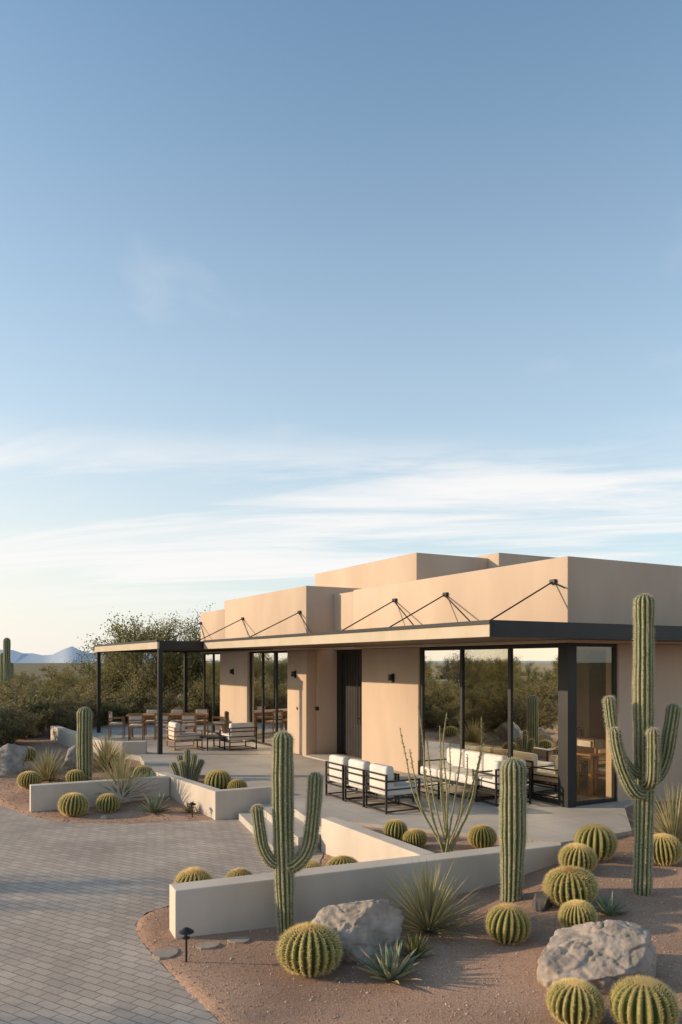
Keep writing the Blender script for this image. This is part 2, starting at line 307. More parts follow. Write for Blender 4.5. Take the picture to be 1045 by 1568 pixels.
def floor_lamp(a,b):
    e=empty('floor_lamp'); x,y,_=W(a,b)
    v,f=tubes_mesh([([(x,y,.012),(x,y,.03)],[.14,.14]),([(x,y,.03),(x,y,1.4)],[.012,.012])],16); mesh_obj('lamp_stand',v,f,M_blk,e)
    v,f=tubes_mesh([([(x,y,1.35),(x,y,1.65)],[.2,.16])],20); mesh_obj('shade',v,f,M_lamp,e)
floor_lamp(5.2,3.4); floor_lamp(2.2,3.6)
for i in range(3):
    px,py=.84-.34*i, 12.92+.61*i
    sofa('patio_armchair',local(px,py,AX+math.pi,.004),.64,1,.66)
sofa('patio_sofa',local(2.25,14.55,AX,.004),1.75,3,.82)
sofa('patio_armchair',local(2.75,13.6,AX-math.pi/2-.1,.004),.01+.7,1,.72)
low_table('patio_coffee_table',local(1.25,14.15,AX,.004),1.0,.6,.34,M_terr)
sofa('lounge_chair',local(-4.35,22.0,AX+math.pi,.004),.75,1,.8,M_wood,True)
sofa('lounge_chair',local(-2.85,21.9,AX-math.pi/2,.004),.8,1,.8,M_blk,True)
low_table('side_table',local(-3.6,21.9,AX,.004),.9,.55,.35)
dining_table('outdoor_dining_table',local(-5.5,25.2,.15,.004),2.5,1.0)
for (x,y,r) in ((-6.3,24.4,math.pi),(-5.5,24.4,math.pi),(-4.7,24.5,math.pi),(-6.2,26.0,0),(-5.4,26.1,0),(-4.6,26.1,0),(-7.1,25.1,math.pi/2),(-3.9,25.3,-math.pi/2)):
    dining_chair('outdoor_dining_chair',local(x,y,r+.15,.004))
# ------------------------------------------------------------------ terrain
def sm(t): t=np.clip(t,0,1); return t*t*(3-2*t)
DR=np.array([(2,-6),(.3,4.3),(-.91,6.02),(-1.345,6.73),(-1.70,7.32),(-1.985,7.83),(-2.16,8.32),(-2.14,8.7),(-1.94,8.95),(-1.3,9.35),(-.6,10.0),(-.3,10.8),(-.25,11.42),(-1.0,14.35),(-2.2,13.84),(-2.6,13.72),(-3.6,13.50),(-4.6,13.55),(-5.4,14.0),(-6.7,15.4),(-9,17.0),(-14,18.4),(-34,20),(-34,-6)],float)
def sdist(P,poly):
    d=np.full(len(P),1e9); ins=np.zeros(len(P),bool)
    for i in range(len(poly)):
        a=poly[i]; b=poly[(i+1)%len(poly)]; ab=b-a
        t=np.clip(((P-a)@ab)/(ab@ab),0,1); q=a+t[:,None]*ab
        d=np.minimum(d,np.hypot(*(P-q).T))
        c=((a[1]>P[:,1])!=(b[1]>P[:,1]))&(P[:,0]<(b[0]-a[0])*(P[:,1]-a[1])/(b[1]-a[1]+1e-12)+a[0]); ins^=c
    return np.where(ins,-d,d)
def hgt(P):
    P=np.atleast_2d(np.asarray(P,float)); x,y=P[:,0],P[:,1]
    g=-.335+.27*sm((x-.4)/2.8)*sm((y-4.5)/5.5)+.2*sm((y-14.5)/2)
    g=g+.012*np.sin(x*3.1+1.3*np.sin(y*1.7))+.010*np.sin(y*4.3+x*1.1)
    g=np.minimum(g,-.045)
    r=np.hypot(x,y-10); far=sm((r-28)/60)
    g=g+far*(.35*np.sin(x*.07+1)*np.sin(y*.05)+.3*np.sin(x*.13+y*.09))-far*.2
    d=sdist(P,DR)+.02*np.sin(x*17)*np.sin(y*15)
    s=sm((d+.06)/.12)
    return -.385*(1-s)+g*s
def axis(lo,hi,st,far):
    a=list(np.arange(lo,hi+1e-6,st)); s=st; v=hi
    while v<far: s*=1.22; v+=s; a.append(v)
    s=st; v=lo; p=[]
    while v>-far: s*=1.22; v-=s; p.append(v)
    return np.array(p[::-1]+a)
xs=axis(-9,6,.075,4000); ys=axis(4.5,19,.075,4000)
X,Y=np.meshgrid(xs,ys); P=np.stack([X.ravel(),Y.ravel()],1); Z=hgt(P)
nx,ny=len(xs),len(ys); idx=np.arange(nx*ny).reshape(ny,nx)
F=np.stack([idx[:-1,:-1].ravel(),idx[:-1,1:].ravel(),idx[1:,1:].ravel(),idx[1:,:-1].ravel()],1)
mesh_obj('ground',np.column_stack([P,Z]).tolist(),F.tolist(),M_grav,smooth=True)
def poly(name,pts,z,m,depth=0,parent=None):
    n=len(pts); vs=[(p[0],p[1],z) for p in pts]; fs=[tuple(range(n))]
    if depth:
        vs+=[(p[0],p[1],z-depth) for p in pts]; fs+=[(i,i+n,(i+1)%n+n,(i+1)%n) for i in range(n)]
    o=mesh_obj(name,vs,fs,m,parent); bm=bmesh.new(); bm.from_mesh(o.data); bmesh.ops.triangulate(bm,faces=[f for f in bm.faces if len(f.verts)>4]); bmesh.ops.recalc_face_normals(bm,faces=bm.faces)
    up=[f for f in bm.faces if abs(f.normal.z)>.9]
    if up and up[0].normal.z<0: bmesh.ops.reverse_faces(bm,faces=bm.faces)
    bm.to_mesh(o.data); bm.free(); return o
poly('driveway',[tuple(p) for p in DR],-.35,M_pave)
TP=[(4.14,11.28),(2.93,10.55),(-.12,12.05),(-.26,11.45),(-1.20,14.30),(-1.45,14.55),(-2.9,16.9),(-3.85,16.35),(-5.15,20.3),(-6.66,21.4),(-9.4,25.9),(-11,29.5),(-6,33),(2,22),(6,16),(5.3,13.9),(4.75,13.3)]
poly('terrace',TP,0,M_terr,.42)
st_e=empty('terrace_steps')
n2=(-D2[0],-D2[1])
for k,(z,dd) in enumerate(((-.117,.36),(-.234,.72))):
    a=(-.30,11.55); b=(-1.17,14.22)
    poly('step',[a,(a[0]+n2[0]*dd,a[1]+n2[1]*dd),(b[0]+n2[0]*dd,b[1]+n2[1]*dd),b],z,M_terr,.2,st_e)
def wall_poly(name,pts,th,z0,z1,m=M_wall):
    vs=[];fs=[]; n=len(pts); P2=[Vector(p) for p in pts]; off=[]
    for i in range(n):
        ns=[]
        if i>0: d=(P2[i]-P2[i-1]).normalized(); ns.append(Vector((-d.y,d.x)))
        if i<n-1: d=(P2[i+1]-P2[i]).normalized(); ns.append(Vector((-d.y,d.x)))
        m_=sum(ns,Vector((0,0))).normalized(); off.append(P2[i]+m_*th/m_.dot(ns[0]))
    for p,q in zip(P2,off): vs+=[(p.x,p.y,z0),(q.x,q.y,z0),(q.x,q.y,z1),(p.x,p.y,z1)]
    for i in range(n-1):
        a=i*4;b=a+4
        for k in range(4): fs.append((a+k,b+k,b+(k+1)%4,a+(k+1)%4))
    fs+=[(3,2,1,0),tuple((n-1)*4+k for k in range(4))]
    o=mesh_obj(name,vs,fs,m); bm=bmesh.new(); bm.from_mesh(o.data); bmesh.ops.recalc_face_normals(bm,faces=bm.faces); bm.to_mesh(o.data); bm.free()
    md=o.modifiers.new('bevel','BEVEL'); md.width=.012; md.segments=2; md.limit_method='ANGLE'; return o
wall_poly('garden_wall',[(-1.63,7.79),(2.72,9.75)],.28,-.45,.150)
wall_poly('planter_wall',[(-.29,11.5),(.93,9.28)],.22,-.45,.14)
wall_poly('planter_wall',[(-3.80,16.25),(-2.19,13.80),(-1.20,14.32)],.2,-.45,.145)
wall_poly('planter_wall',[(-5.65,14.42),(-3.36,15.55)],.22,-.45,.148)
wall_poly('courtyard_wall',[(-9.5,25.9),(-6.75,21.4),(-6.3,20.9),(-5.7,20.65),(-5.1,20.75)],.25,-.45,.32)
poly('planter_soil',[(-.10,11.55),(1.15,9.35),(2.74,10.02),(2.93,10.54),(-.05,12.0)],-.05,M_grav)
poly('planter_soil',[(-3.75,16.3),(-2.15,14.0),(-1.25,14.4),(-1.45,14.54),(-2.9,16.88)],-.05,M_grav)
def pebbles(name,n,box,m,smin,smax,extra=None):
    P=np.column_stack([rng.uniform(box[0],box[1],n),rng.uniform(box[2],box[3],n)])
    P=P[sdist(P,DR)>-.05]; P=P[sdist(P,np.array(TP))>.02]; z=hgt(P); n=len(P)
    base=np.array([(1,0,0),(0,1,0),(-1,0,0),(0,-1,0),(0,0,.8),(0,0,-.8)],float)
    s=rng.uniform(smin,smax,(n,1,1))*rng.uniform(.7,1.3,(n,1,3)); jit=rng.uniform(.75,1.25,(n,6,1))
    th=rng.uniform(0,6.28,n); V=base[None]*jit*s; c,s_=np.cos(th)[:,None],np.sin(th)[:,None]
    V=np.stack([V[:,:,0]*c-V[:,:,1]*s_,V[:,:,0]*s_+V[:,:,1]*c,V[:,:,2]],2)+np.column_stack([P,z+.002])[:,None]
    f=np.array([(0,1,4),(1,2,4),(2,3,4),(3,0,4),(1,0,5),(2,1,5),(3,2,5),(0,3,5)]); Fc=(f[None]+6*np.arange(n)[:,None,None]).reshape(-1,3)
    mesh_obj(name,V.reshape(-1,3).tolist(),Fc.tolist(),m)
pebbles('gravel',16000,(-2.5,4.8,4.6,11.5),M_pebA,.003,.009)
pebbles('gravel',3000,(-2.5,4.8,4.6,11.5),M_pebB,.004,.014)
pebbles('gravel',5000,(-9,-2.5,13.4,20),M_pebA,.008,.02)
# ------------------------------------------------------------------ plants
def H1(x,y): return float(hgt([(x,y)])[0])
def catmull(pts,n):
    pts=[Vector(p) for p in pts]; P=[pts[0]*2-pts[1]]+pts+[pts[-1]*2-pts[-2]]; out=[]
    for i in range(1,len(P)-2):
        for k in range(n):
            t=k/n; a,b,c,d=P[i-1:i+3]
            out.append(.5*((2*b)+(c-a)*t+(2*a-5*b+4*c-d)*t*t+(3*b-a-3*c+d)*t**3))
    out.append(P[-2]); return out
def ribbed(pts,R,nr,sp=.028,tipdome=True,rbase=1.0,spines=True,seed=0,step=.025):
    rd=random.Random(seed)
    dense=catmull(pts,24)
    L=[0]
    for i in range(1,len(dense)): L.append(L[-1]+(dense[i]-dense[i-1]).length)
    tot=L[-1]; n=max(8,int(tot/step))
    ls=list(np.linspace(0,tot-R*1.0,n))+[tot-R+R*math.sin(x) for x in np.linspace(.2,math.pi/2,8)]
    j=0; out=[]
    for s in ls:
        while j<len(L)-2 and L[j+1]<s: j+=1
        t=(s-L[j])/max(L[j+1]-L[j],1e-9); out.append(dense[j].lerp(dense[j+1],min(max(t,0),1)))
    vs=[];fs=[];col=[];sv=[];sf=[]; per=8; m=nr*per; u=None
    ph=[rd.uniform(0,6.28) for _ in range(4)]
    for i,p in enumerate(out):
        tn=(out[min(i+1,len(out)-1)]-out[max(i-1,0)]).normalized()
        if u is None: u=tn.orthogonal().normalized()
        else: u=(u-tn*u.dot(tn)).normalized()
        v=tn.cross(u); s=ls[i]
        rr=R*(rbase+(1-rbase)*min(1,s/(tot*.5)))
        if s>tot-R: rr=R*math.sqrt(max(0,1-((s-(tot-R))/R)**2))*1.0+.002
        rr*=1+.03*math.sin(s*6+ph[0])+.02*math.sin(s*17+ph[1])
        tw=.12*math.sin(s*1.3+ph[2])
        for k in range(m):
            a=2*math.pi*k/m+tw; kk=2*math.pi*k/m; r=rr*(1+.11*(abs(math.cos(nr*kk/2))**.8*2-1.2)+.012*math.sin(k*1.7+s*23))
            vs.append(p+(u*math.cos(a)+v*math.sin(a))*r); col.append(abs(math.cos(nr*kk/2)))
        if spines:
            for k in range(nr):
                a=2*math.pi*k/nr+tw; dd=u*math.cos(a)+v*math.sin(a); q=p+dd*rr*1.06
                for _ in range(4):
                    e=(dd+tn*rd.uniform(-1,1)*.9+tn.cross(dd)*rd.uniform(-1,1)).normalized()*sp*rd.uniform(.7,1.4); w=e.orthogonal().normalized()*.0018
                    o=len(sv); sv+=[q-w,q+w,q+e]; sf.append((o,o+1,o+2))
    for i in range(len(out)-1):
        for k in range(m):
            k2=(k+1)%m; fs.append((i*m+k,i*m+k2,(i+1)*m+k2,(i+1)*m+k))
    fs.append(tuple((len(out)-1)*m+k for k in range(m)))
    return vs,fs,col,sv,sf
def cactus_obj(name,parts,mats):
    V=[];F_=[];C=[];MI=[];SM=[]
    for (vs,fs,col,sv,sf) in parts:
        o=len(V); V+=vs; F_+=[tuple(i+o for i in f) for f in fs]; C+=col; MI+=[0]*len(fs); SM+=[True]*len(fs)
        o=len(V); V+=sv; F_+=[tuple(i+o for i in f) for f in sf]; C+=[1]*len(sv); MI+=[1]*len(sf); SM+=[False]*len(sf)
    return mesh_obj(name,V,F_,mats,mi=MI,smooth=SM,col=C)
def arm_m(bx,by,pts,R,seed,nr=11): return ribbed([(bx+a,by+b,c) for a,b,c in pts],R,nr,seed=seed)
bx,by=3.29,8.62; bz=H1(bx,by)-.03
S=[ribbed([(bx-.01,by,bz),(bx+.01,by,bz+1.1),(bx,by,bz+2.2),(bx+.01,by,3.14)],.098,13,rbase=.88,seed=1)]
S+=[arm_m(bx,by,[(-.02,.0,1.17),(-.14,-.02,1.22),(-.28,-.03,1.42),(-.35,-.03,1.72),(-.385,-.02,2.03)],.058,2),
    arm_m(bx,by,[(-.02,-.03,.98),(-.15,-.12,1.02),(-.27,-.14,1.24),(-.34,-.14,1.50),(-.365,-.14,1.70)],.062,3),
    arm_m(bx,by,[(.02,-.05,1.08),(.02,-.19,1.16),(.02,-.22,1.42),(.02,-.22,1.70)],.066,4),
    arm_m(bx,by,[(.02,0,1.10),(.14,-.02,1.16),(.23,-.02,1.34),(.28,-.02,1.62),(.33,-.02,1.95)],.070,5)]
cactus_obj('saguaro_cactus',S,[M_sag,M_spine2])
bx,by=-.576,7.98; bz=H1(bx,by)-.03
S=[ribbed([(bx+.02,by,bz),(bx,by,.5),(bx-.01,by,1.1),(bx-.01,by,1.70)],.098,13,rbase=.74,seed=6),
   arm_m(bx,by,[(0,0,.37),(-.12,-.02,.40),(-.21,-.02,.55),(-.25,-.02,.78),(-.27,-.02,.965)],.056,7),
   arm_m(bx,by,[(0,0,.34),(.13,-.03,.38),(.25,-.03,.55),(.30,-.03,.90),(.325,-.03,1.29)],.068,8)]
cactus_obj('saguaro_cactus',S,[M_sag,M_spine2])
bx,by=1.88,8.69; bz=H1(bx,by)-.03
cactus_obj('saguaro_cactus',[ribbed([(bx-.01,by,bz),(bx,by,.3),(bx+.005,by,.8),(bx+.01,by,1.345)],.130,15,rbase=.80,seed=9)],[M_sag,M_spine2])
bx,by=-5.42,16.75; bz=H1(bx,by)-.03
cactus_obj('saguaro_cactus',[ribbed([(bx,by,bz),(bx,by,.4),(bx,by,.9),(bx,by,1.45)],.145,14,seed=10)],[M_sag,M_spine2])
S=[]
for i,(dx,dy,hh) in enumerate(((0,0,.62),(-.16,.05,.5),(.15,-.04,.52),(-.27,-.05,.36),(.28,.05,.4),(.08,.15,.45),(-.08,-.14,.4))):
    S.append(ribbed([(-3.15+dx*.5,16.2+dy*.5,-.08),(-3.15+dx*.8,16.2+dy,hh*.5),(-3.15+dx*1.1,16.2+dy*1.1,hh)],.055,8,seed=20+i))
cactus_obj('organ_pipe_cactus',S,[M_sag,M_spine2])
def barrel_mesh(seed,nr):
    rd=random.Random(seed); per=8; m=nr*per; nl=30; V=[];F_=[];C=[];MI=[];SM=[]
    hh=rd.uniform(.88,.98); wob=[rd.uniform(0,6.28) for _ in range(4)]
    def rad(t,a,c):
        ph=t*math.pi; r=math.sin(ph)**.85; return r*(1+.10*(c*2-1.1)*min(1,r*1.3)+.02*math.sin(3*a+wob[0])+.015*math.sin(5*a+wob[1]+t*3))
    for i in range(nl+1):
        t=.012+(i/nl)*.94
        for k in range(m):
            a=2*math.pi*k/m; c=abs(math.cos(nr*a/2))**.8; r=rad(t,a,c)*.5
            z=(math.cos(math.pi*t)*.47+.43)*hh
            z-=.05*math.exp(-(r/.12)**2)
            V.append((r*math.cos(a),r*math.sin(a),z)); C.append(c if t>.06 else 1)
    for i in range(nl):
        for k in range(m):
            k2=(k+1)%m; F_.append((i*m+k,(i+1)*m+k,(i+1)*m+k2,i*m+k2)); MI.append(0); SM.append(True)
    F_.append(tuple(range(m))); MI.append(1); SM.append(True)
    def spine(q,d,L_,w):
        e=d*L_; wv=e.orthogonal().normalized()*w; o=len(V); V.extend([q-wv,q+wv,q+e]); C.extend([1]*3); F_.append((o,o+1,o+2)); MI.append(1); SM.append(False)
    for k in range(nr):
        a=2*math.pi*k/nr
        for i in range(26):
            t=.04+.82*i/26; r=rad(t,a,1)*.5; z=(math.cos(math.pi*t)*.47+.43)*hh
            q=Vector((r*math.cos(a),r*math.sin(a),z)); nn=Vector((math.sin(math.pi*t)*math.cos(a),math.sin(math.pi*t)*math.sin(a),math.cos(math.pi*t)))
            for _ in range(9 if t<.35 else 6):
                d=(nn*.9+Vector((rd.gauss(0,.5),rd.gauss(0,.5),rd.gauss(0,.5)))).normalized(); spine(q,d,rd.uniform(.05,.10),.0045)
    for _ in range(1100):
        a=rd.uniform(0,6.283); r=abs(rd.gauss(0,.14)); r=min(r,.45); t=math.asin(min(1,(2*r)**(1/.85)))/math.pi; z=(math.cos(math.pi*t)*.47+.43)*hh-.02
        d=Vector((rd.gauss(0,.5),rd.gauss(0,.5),1)).normalized(); spine(Vector((r*math.cos(a),r*math.sin(a),z-.01)),d,rd.uniform(.05,.10),.005)
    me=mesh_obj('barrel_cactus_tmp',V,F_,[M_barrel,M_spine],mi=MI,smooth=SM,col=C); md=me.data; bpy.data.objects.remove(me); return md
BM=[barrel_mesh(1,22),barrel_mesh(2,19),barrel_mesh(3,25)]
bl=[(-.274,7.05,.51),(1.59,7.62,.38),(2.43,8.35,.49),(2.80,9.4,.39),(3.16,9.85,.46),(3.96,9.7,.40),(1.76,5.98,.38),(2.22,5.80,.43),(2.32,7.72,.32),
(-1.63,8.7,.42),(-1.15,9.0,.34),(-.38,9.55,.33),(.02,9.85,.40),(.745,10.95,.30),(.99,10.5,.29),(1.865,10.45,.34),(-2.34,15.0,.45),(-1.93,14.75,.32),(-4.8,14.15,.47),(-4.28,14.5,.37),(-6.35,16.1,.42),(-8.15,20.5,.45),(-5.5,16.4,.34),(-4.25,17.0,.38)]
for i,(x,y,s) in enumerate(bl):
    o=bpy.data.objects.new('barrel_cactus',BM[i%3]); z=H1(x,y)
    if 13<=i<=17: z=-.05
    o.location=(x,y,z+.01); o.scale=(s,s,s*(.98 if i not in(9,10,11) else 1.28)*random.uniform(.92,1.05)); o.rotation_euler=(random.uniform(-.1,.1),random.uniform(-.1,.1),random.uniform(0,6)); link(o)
def blades(name,x,y,n,L_,w,mats,el0,el1,droop=.5,seed=0,fold=.25,z=None,segs=6,wide=.45):
    rd=random.Random(seed); V=[];F_=[];MI=[]; z=H1(x,y) if z is None else z
    for i in range(n):
        f=(i+.5)/n; el=math.radians(el0+(el1-el0)*f+rd.uniform(-6,6)); az=i*2.39996+rd.uniform(-.2,.2); l=L_*rd.uniform(.75,1.1)
        d=Vector((math.cos(az),math.sin(az),0)); side=Vector((-d.y,d.x,0)); p=Vector((x,y,z))+d*w*.6; dr=droop*rd.uniform(.4,1.3); o=len(V)
        for k in range(segs+1):
            t=k/segs; e=el-dr*t*t*(1 if el<1.3 else .3)
            ww=w*.5*((.55+.45*math.sin(min(1,t/wide)*math.pi/2)) if t<wide else max(0.02,(1-(t-wide)/(1-wide))**.8)); up=Vector((-d.x*math.sin(e),-d.y*math.sin(e),math.cos(e)))
            V+=[p-side*ww+up*ww*fold,p-up*ww*fold,p+side*ww+up*ww*fold]
            p=p+(d*math.cos(e)+Vector((0,0,math.sin(e))))*l/segs
        for k in range(segs):
            a=o+k*3; F_+=[(a,a+1,a+4,a+3),(a+1,a+2,a+5,a+4)]
            mi=(1 if len(mats)>1 and (f<.22 or rd.random()<.12) else 0); MI+=[mi,mi]
    return mesh_obj(name,V,F_,mats,mi=MI,smooth=True)
blades('yucca_plant',.89,8.05,240,.74,.018,[M_yucca,M_yucca2],-5,86,.45,1)
blades('agave_plant',.43,6.85,34,.36,.055,[M_agave,M_yucca2],12,80,.15,2,.4)
blades('desert_shrub',.67,7.25,60,.24,.022,[M_leafA],15,85,.3,3)
blades('agave_plant',2.72,8.05,30,.22,.040,[M_agave],10,80,.1,4,.4)
blades('yucca_plant',-4.25,15.35,220,1.0,.024,[M_yucca,M_yucca2],0,86,.6,5)
blades('agave_plant',-3.37,14.3,40,.42,.045,[M_agave],8,80,.2,6,.4)
blades('yucca_plant',-6.3,17.0,180,.75,.024,[M_yucca,M_yucca2],5,86,.5,7)
blades('yucca_plant',-5.5,18.6,200,.9,.028,[M_yucca,M_yucca2],5,86,.5,8)
blades('yucca_plant',4.45,10.6,170,.85,.022,[M_yucca,M_yucca2],5,86,.4,9)
blades('agave_plant',-4.0,16.2,34,.4,.05,[M_agave],10,80,.2,10,.4)
blades('yucca_plant',5.7,12.6,150,.7,.022,[M_yucca,M_yucca2],5,86,.4,12)
blades('desert_shrub',-2.75,14.35,50,.25,.02,[M_leafB],10,85,.3,13)
rd=random.Random(5); paths=[]; lv=[];lf=[]
tips=[(-.60,.1,1.55),(-.38,-.1,1.85),(-.46,.2,1.25),(-.25,.1,1.45),(-.12,-.2,1.6),(-.30,-.15,1.05),(.05,.15,1.35),(.15,-.1,1.65),(.28,.1,1.2),(.42,-.1,1.70),(.50,.15,1.35),(.22,-.25,1.0),(-.05,.3,1.1),(.36,.25,1.0),(.0,.05,1.75)]
for (tx,ty,tz) in tips:
    b=Vector((1.36+rd.uniform(-.04,.04),10.15+rd.uniform(-.04,.04),-.08)); e=Vector((1.36+tx,10.15+ty,tz))
    c=b.lerp(e,.45)+Vector((tx*.22,ty*.2,-.02)); c2=b.lerp(e,.75)+Vector((tx*.16+rd.uniform(-.05,.05),ty*.15,0))
    p=catmull([b,c,c2,e],8); n=len(p); paths.append((p,[.014*(1-.65*i/n) for i in range(n)]))
    for i in range(2,n-1):
        for _ in range(5):
            q=p[i].lerp(p[i+1],rd.random()); d=Vector((rd.gauss(0,1),rd.gauss(0,1),rd.gauss(0,1)+.6)).normalized()*.03; w=d.orthogonal().normalized()*.006
            o=len(lv); lv+=[q-w*.3,q+d*.5-w,q+d,q+d*.5+w]; lf.append((o,o+1,o+2,o+3))
v,f=tubes_mesh(paths,7); o=len(v); mesh_obj('ocotillo_plant',list(v)+lv,list(f)+[tuple(i+o for i in q) for q in lf],[M_oco,M_leafB],mi=[0]*len(f)+[1]*len(lf))
def boulder(name,x,y,sx,sy,sz,m,seed,rot=0,sub=6,cuts=13):
    rd=random.Random(seed); bm=bmesh.new(); bmesh.ops.create_icosphere(bm,subdivisions=sub,radius=1)
    pl=[]
    for _ in range(cuts):
        n=Vector((rd.gauss(0,1),rd.gauss(0,1),rd.gauss(0,.7)+.35)).normalized(); pl.append((n,rd.uniform(.48,.80)))
    for v in bm.verts:
        p=v.co.copy()
        p+=Vector((mnoise.noise(p*1.6+Vector((seed,0,0))),mnoise.noise(p*1.6+Vector((0,seed,0))),mnoise.noise(p*1.6+Vector((0,0,seed)))))*.10
        for n,d in pl:
            k=p.dot(n)-d
            if k>0: p-=n*k
        q=p+Vector((seed,0,0))
        rg_=abs(mnoise.noise(q*3.2)); crease=-.045*max(0,(.12-rg_)/.12)
        p+=v.co.normalized()*(.03*mnoise.noise(q*4)+.026*mnoise.noise(q*9)+.018*mnoise.noise(q*20)+.010*mnoise.noise(q*42)+crease)
        v.co=Vector((p.x*sx/1.55+max(0,p.z)*sx*.10,p.y*sy/1.55,p.z*sz*.80+sz*.28))
    me=bpy.data.meshes.new(name); bm.to_mesh(me); bm.free(); me.materials.append(m); me.polygons.foreach_set('use_smooth',[True]*len(me.polygons))
    o=bpy.data.objects.new(name,me); o.location=(x,y,H1(x,y)-.02); o.rotation_euler=(0,0,rot); link(o)
boulder('boulder',.20,7.5,.80,.72,.54,M_bound,3,.3)
boulder('boulder',2.12,6.85,.86,.74,.52,M_bound,21,-.2)
boulder('boulder',2.13,8.35,.24,.22,.2,M_bound2,5,0,4)
boulder('boulder',-7.7,18.2,1.1,.9,.7,M_bound,11,.5,4)
boulder('boulder',-6.35,18.9,.8,.7,.55,M_bound,12,.5,4)
boulder('boulder',-8.3,17.4,.7,.6,.4,M_bound,13,.5,4)
boulder('boulder',-4.15,13.95,.18,.16,.1,M_bound,14,.5,3)
boulder('boulder',3.95,7.2,.3,.25,.12,M_bound,15,.5,4)
def slab(x,y,w,d,rot,seed):
    rd=random.Random(seed); pts=[]
    for i in range(9):
        a=i/9*6.283; r=rd.uniform(.85,1.1); pts.append((x+(math.cos(a)*w*r)*math.cos(rot)-(math.sin(a)*d*r)*math.sin(rot),y+(math.cos(a)*w*r)*math.sin(rot)+(math.sin(a)*d*r)*math.cos(rot)))
    poly('stepping_stone',pts,H1(x,y)+.014,M_stone,.06)
slab(-1.64,7.42,.13,.12,.3,1); slab(-1.29,7.62,.11,.09,.2,2); slab(-1.0,7.78,.12,.09,.3,3)
def path_light(x,y,h):
    e=empty('path_light'); z=H1(x,y)
    v,f=tubes_mesh([([(x,y,z-.05),(x,y,z+h)],[.010,.010])],10); mesh_obj('stake',v,f,M_blk,e)
    v,f=tubes_mesh([([(x,y,z+h-.055),(x,y,z+h-.045)],[.035,.035]),([(x,y,z+h),(x,y,z+h+.012),(x,y,z+h+.045)],[.07,.068,.015])],20); mesh_obj('lamp_cap',v,f,M_blk,e)
    v,f=tubes_mesh([([(x+.025*math.cos(k*2.09),y+.025*math.sin(k*2.09),z+h-.05),(x+.025*math.cos(k*2.09),y+.025*math.sin(k*2.09),z+h+.005)],[.004,.004]) for k in range(3)],6); mesh_obj('lamp_cage',v,f,M_blk,e)
path_light(-1.41,7.22,.27); path_light(-2.62,13.95,.22)
# ------------------------------------------------------------------ trees and scrub
def tree_mesh(seed,h,r,nleaf,leaf,ml,stems=4,lv=4,open_=.5,low=.15):
    rd=random.Random(seed); rg=np.random.default_rng(seed); paths=[]; ends=[]
    def grow(p,d,L_,rad,level):
        pts=[p]; n=4
        for i in range(n):
            d=(d+Vector((rd.gauss(0,.16),rd.gauss(0,.16),rd.gauss(0,.1)))).normalized(); pts.append(pts[-1]+d*L_/n)
        paths.append((pts,[rad*(1-.4*i/n) for i in range(n+1)]))
        if level<=2: ends.extend(pts[2:])
        if level==0: return
        for _ in range(rd.choice((2,3,3))):
            nd=(d*.8+Vector((rd.gauss(0,.6),rd.gauss(0,.6),rd.gauss(.1,.35)))).normalized(); grow(pts[rd.choice((2,3,4))],nd,L_*rd.uniform(.6,.85),rad*.58,level-1)
    for s in range(stems):
        a=s/stems*6.283+rd.uniform(-.4,.4); grow(Vector((0,0,-.1)),Vector((math.cos(a)*open_,math.sin(a)*open_,1)).normalized(),h*.34,h*.018+.015,lv-1)
    E=np.array([tuple(e) for e in ends]); E=E[E[:,2]>h*low]
    mx=max(np.abs(E[:,:2]).max(),.01); kz=h/max(E[:,2].max(),.01); kx=r/mx
    K=np.array([kx,kx,kz]); E=E*K; paths=[([Vector((p.x*kx,p.y*kx,p.z*kz)) for p in pts],rr) for pts,rr in paths]
    c=E[rg.integers(0,len(E),nleaf)]+rg.normal(0,1,(nleaf,3))*np.array([r*.075,r*.075,h*.04])
    c[:,2]=np.maximum(c[:,2],.02)
    d1=rg.normal(0,1,(nleaf,3)); d1/=np.linalg.norm(d1,axis=1)[:,None]; d2=rg.normal(0,1,(nleaf,3)); d2-=d1*(d1*d2).sum(1)[:,None]; d2/=np.linalg.norm(d2,axis=1)[:,None]
    s=leaf*rg.uniform(.6,1.4,(nleaf,1)); a=d1*s; b=d2*s*.45
    LV=np.stack([c-a,c+b,c+a,c-b],1).reshape(-1,3)
    v,f=tubes_mesh(paths,5); o=len(v); q=(np.arange(nleaf)[:,None]*4+np.arange(4)+o).tolist()
    mi=[0]*len(f)+(1+(rg.random(nleaf)<.35)).astype(int).tolist()
    ob=mesh_obj('tree_tmp',[tuple(x) for x in v]+LV.tolist(),list(f)+q,[M_bark]+ml,mi=mi); me=ob.data; bpy.data.objects.remove(ob); return me
T1=tree_mesh(1,4.2,2.9,15000,.050,[M_leafA,M_leafB],5,4,.6)
T2=tree_mesh(2,3.4,2.6,11000,.052,[M_leafB,M_leafA],5,4,.8)
T3=tree_mesh(3,4.4,2.2,2600,.04,[M_leafC,M_leafB],4,5,.6)
B1=tree_mesh(4,1.6,1.3,4500,.045,[M_leafB,M_leafC],6,3,1.2,.05)
B2=tree_mesh(5,1.1,1.0,3500,.040,[M_leafC,M_leafB],6,3,1.3,.03)
B3=tree_mesh(6,1.9,1.5,5000,.05,[M_leafA,M_leafC],6,3,1.0,.05)
def put(name,me,x,y,s=1,parent=None,sz=1):
    o=bpy.data.objects.new(name,me); o.location=(x,y,H1(x,y)-.02); o.scale=(s,s,s*sz); o.rotation_euler=(0,0,random.uniform(0,6.28)); return link(o,parent)
